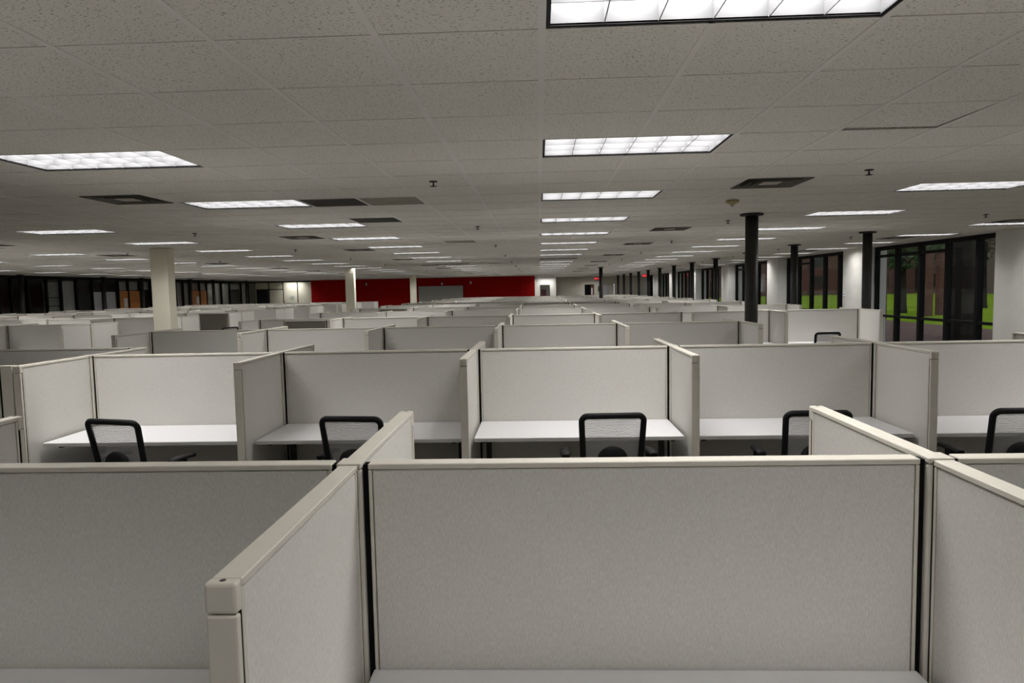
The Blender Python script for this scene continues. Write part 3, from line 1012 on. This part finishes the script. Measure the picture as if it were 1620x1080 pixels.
def exit_sign(x, y, z, rz, label):
    o = build('exit_sign', MB().box(-0.19, 0.19, -0.03, 0.03, -0.12, 0.12).bevel(0.008, 2), 'exit_body', None, (x, y, z), rz)
    fc = bpy.data.curves.new('letters', 'FONT')
    fc.body = 'EXIT'
    fc.size = 0.19
    fc.extrude = 0.004
    fc.align_x = 'CENTER'
    fc.align_y = 'CENTER'
    tmp = bpy.data.objects.new('letters', fc)
    COL.objects.link(tmp)
    me = bpy.data.meshes.new_from_object(tmp.evaluated_get(bpy.context.evaluated_depsgraph_get()))
    bpy.data.objects.remove(tmp)
    me.materials.clear()
    me.materials.append(M['exit_red'])
    l_ = link('letters', me, o, (0, -0.035, 0))
    l_.rotation_euler = (math.pi / 2, 0, 0)
    build('mount', MB().box(-0.03, 0.03, -0.02, 0.02, 0.121, 0.14 + 0.0), 'exit_body', o)
    return tag(o, label, 'exit sign')
exit_sign(4.79, YF - 0.032, 2.50, 0, 'red EXIT sign on the beige far wall above the dark doorway')
o = exit_sign(7.7, 50.0, C - 0.141, 0, 'red EXIT sign hanging from the ceiling beside the window wall')

# ------------------------------------------------------------------ outside the windows
struct(build('ground_outside', MB().box(XR + 0.25, 130, -30, 190, -0.30, -0.14), 'grass'), 'bright green lawn beyond the windows')
struct(build('patio', MB().box(XR + 0.25, 16.5, -10, 120, -0.139, -0.05), 'patio'), 'reddish paved terrace outside the windows')
pier_me = MB().box(-0.2, 0.2, -0.2, 0.2, -0.14, 3.3).bevel(0.004).mesh('brick_pier', 'brick')
pcap_me = MB().box(-0.24, 0.24, -0.24, 0.24, 3.3, 3.42).mesh('pier_cap', 'patio')
for n, (x, y) in enumerate(((18.6, 38.0), (21.04, 38.0), (22.3, 38.95))):
    o = link('brick_pier', pier_me, None, (x, y, 0))
    link('pier_cap', pcap_me, o)
    tag(o, 'red brick lawn pier, %s outward from the window wall' % ORD[n + 1], 'pier', 'brick piers on the lawn')
# brick building across the lawn
bb = build('brick_building', MB().box(0, 12, -70, 110, -0.2, 10), 'brick', None, (62, 80, 0))
tag(bb, 'long red brown brick building across the lawn', 'building')
win_me = MB().box(-0.06, -0.001, -0.9, 0.9, 0.0, 2.0).mesh('window', 'charcoal')
for q in range(22):
    for z in (0.9, 4.4):
        link('window', win_me, bb, (0, -60 + q * 7.5, z))

bb2 = build('brick_building', MB().box(-4, 40, 0, 10, -0.2, 13), 'brick', None, (20, 112, 0))
tag(bb2, 'tall brick building at the end of the terrace', 'building')
win2 = MB().box(-0.9, 0.9, -0.06, -0.001, 0.0, 2.0).mesh('window', 'charcoal')
for q in range(8):
    for z in (0.9, 4.4, 8.0):
        link('window', win2, bb2, (q * 5.0, 0, z))

def tree(x, y, h, rt, crown_r, crown_z, mat, label, n=1400, lean=0.0):
    o = link('tree', None, None, (x, y, -0.14))
    t_ = MB()
    t_.tube([(0, 0, 0), (0.02, 0, 0.4), (lean * 0.3, 0.05, h * 0.4), (lean * 0.6, -0.04, h * 0.7), (lean, 0.05, h)], [rt * 1.35, rt, rt * 0.85, rt * 0.6, rt * 0.2], 12)
    rnd = random.Random(int(x * 10 + y))
    for q in range(7):
        a = rnd.uniform(0, 6.28)
        z0 = h * rnd.uniform(0.4, 0.75)
        L = crown_r * rnd.uniform(0.6, 0.95)
        t_.tube([(lean * z0 / h, 0, z0), (lean + L * 0.5 * math.cos(a), L * 0.5 * math.sin(a), z0 + L * 0.4), (lean + L * math.cos(a), L * math.sin(a), z0 + L * 0.6)], [rt * 0.35, rt * 0.22, rt * 0.06], 6)
    build('trunk', t_, 'bark', o)
    lf = MB()
    for q in range(n):
        while True:
            v = Vector((rnd.uniform(-1, 1), rnd.uniform(-1, 1), rnd.uniform(-1, 1)))
            if 0.25 < v.length < 1:
                break
        c_ = Vector((lean + v.x * crown_r, v.y * crown_r, crown_z + v.z * crown_r * 0.75))
        u_ = Vector((rnd.gauss(0, 1), rnd.gauss(0, 1), rnd.gauss(0, 1))).normalized()
        w_ = u_.orthogonal().normalized()
        s_ = rnd.uniform(0.10, 0.24)
        lf.quad(c_ - u_ * s_, c_ - w_ * s_ * 0.5, c_ + u_ * s_, c_ + w_ * s_ * 0.5)
    build('crown', lf, mat, o)
    return tag(o, label, 'tree')
tree(12.9, 21.4, 9.0, 0.36, 3.0, 8.0, 'leaf_brown', 'big dark tree trunk standing close outside the window')
tree(22.0, 42.3, 6.0, 0.18, 2.2, 4.2, 'leaf', 'leafy green tree growing on the lawn')
tree(30.0, 47.5, 7.5, 0.2, 2.8, 5.4, 'leaf_brown', 'brown leaved tree growing nearer the brick building')
tree(38.0, 79.0, 8.0, 0.22, 3.2, 5.0, 'leaf', 'green tree standing far over the lawn')
# terrace furniture
def planter(x, y, label):
    o = build('planter', MB().lathe([(0.22, -0.05), (0.30, 0.45), (0.32, 0.45), (0.32, 0.52), (0.28, 0.52), (0.27, 0.40)], 18), 'brick', None, (x, y, 0))
    lf = MB()
    rnd = random.Random(int(x * 100))
    for q in range(160):
        a = rnd.uniform(0, 6.28); r = rnd.uniform(0, 0.28); z = rnd.uniform(0.42, 0.85)
        c_ = Vector((r * math.cos(a), r * math.sin(a), z))
        u_ = Vector((rnd.gauss(0, 1), rnd.gauss(0, 1), rnd.gauss(0, 1))).normalized()
        w_ = u_.orthogonal()
        lf.quad(c_ - u_ * 0.07, c_ - w_ * 0.03, c_ + u_ * 0.07, c_ + w_ * 0.03)
    build('foliage', lf, 'leaf', o)
    tag(o, label, 'planter', 'terrace planters')
planter(12.4, 25.6, 'terracotta planter between the tree trunk and brick piers')
planter(13.6, 22.6, 'terracotta planter standing beside the big tree trunk')
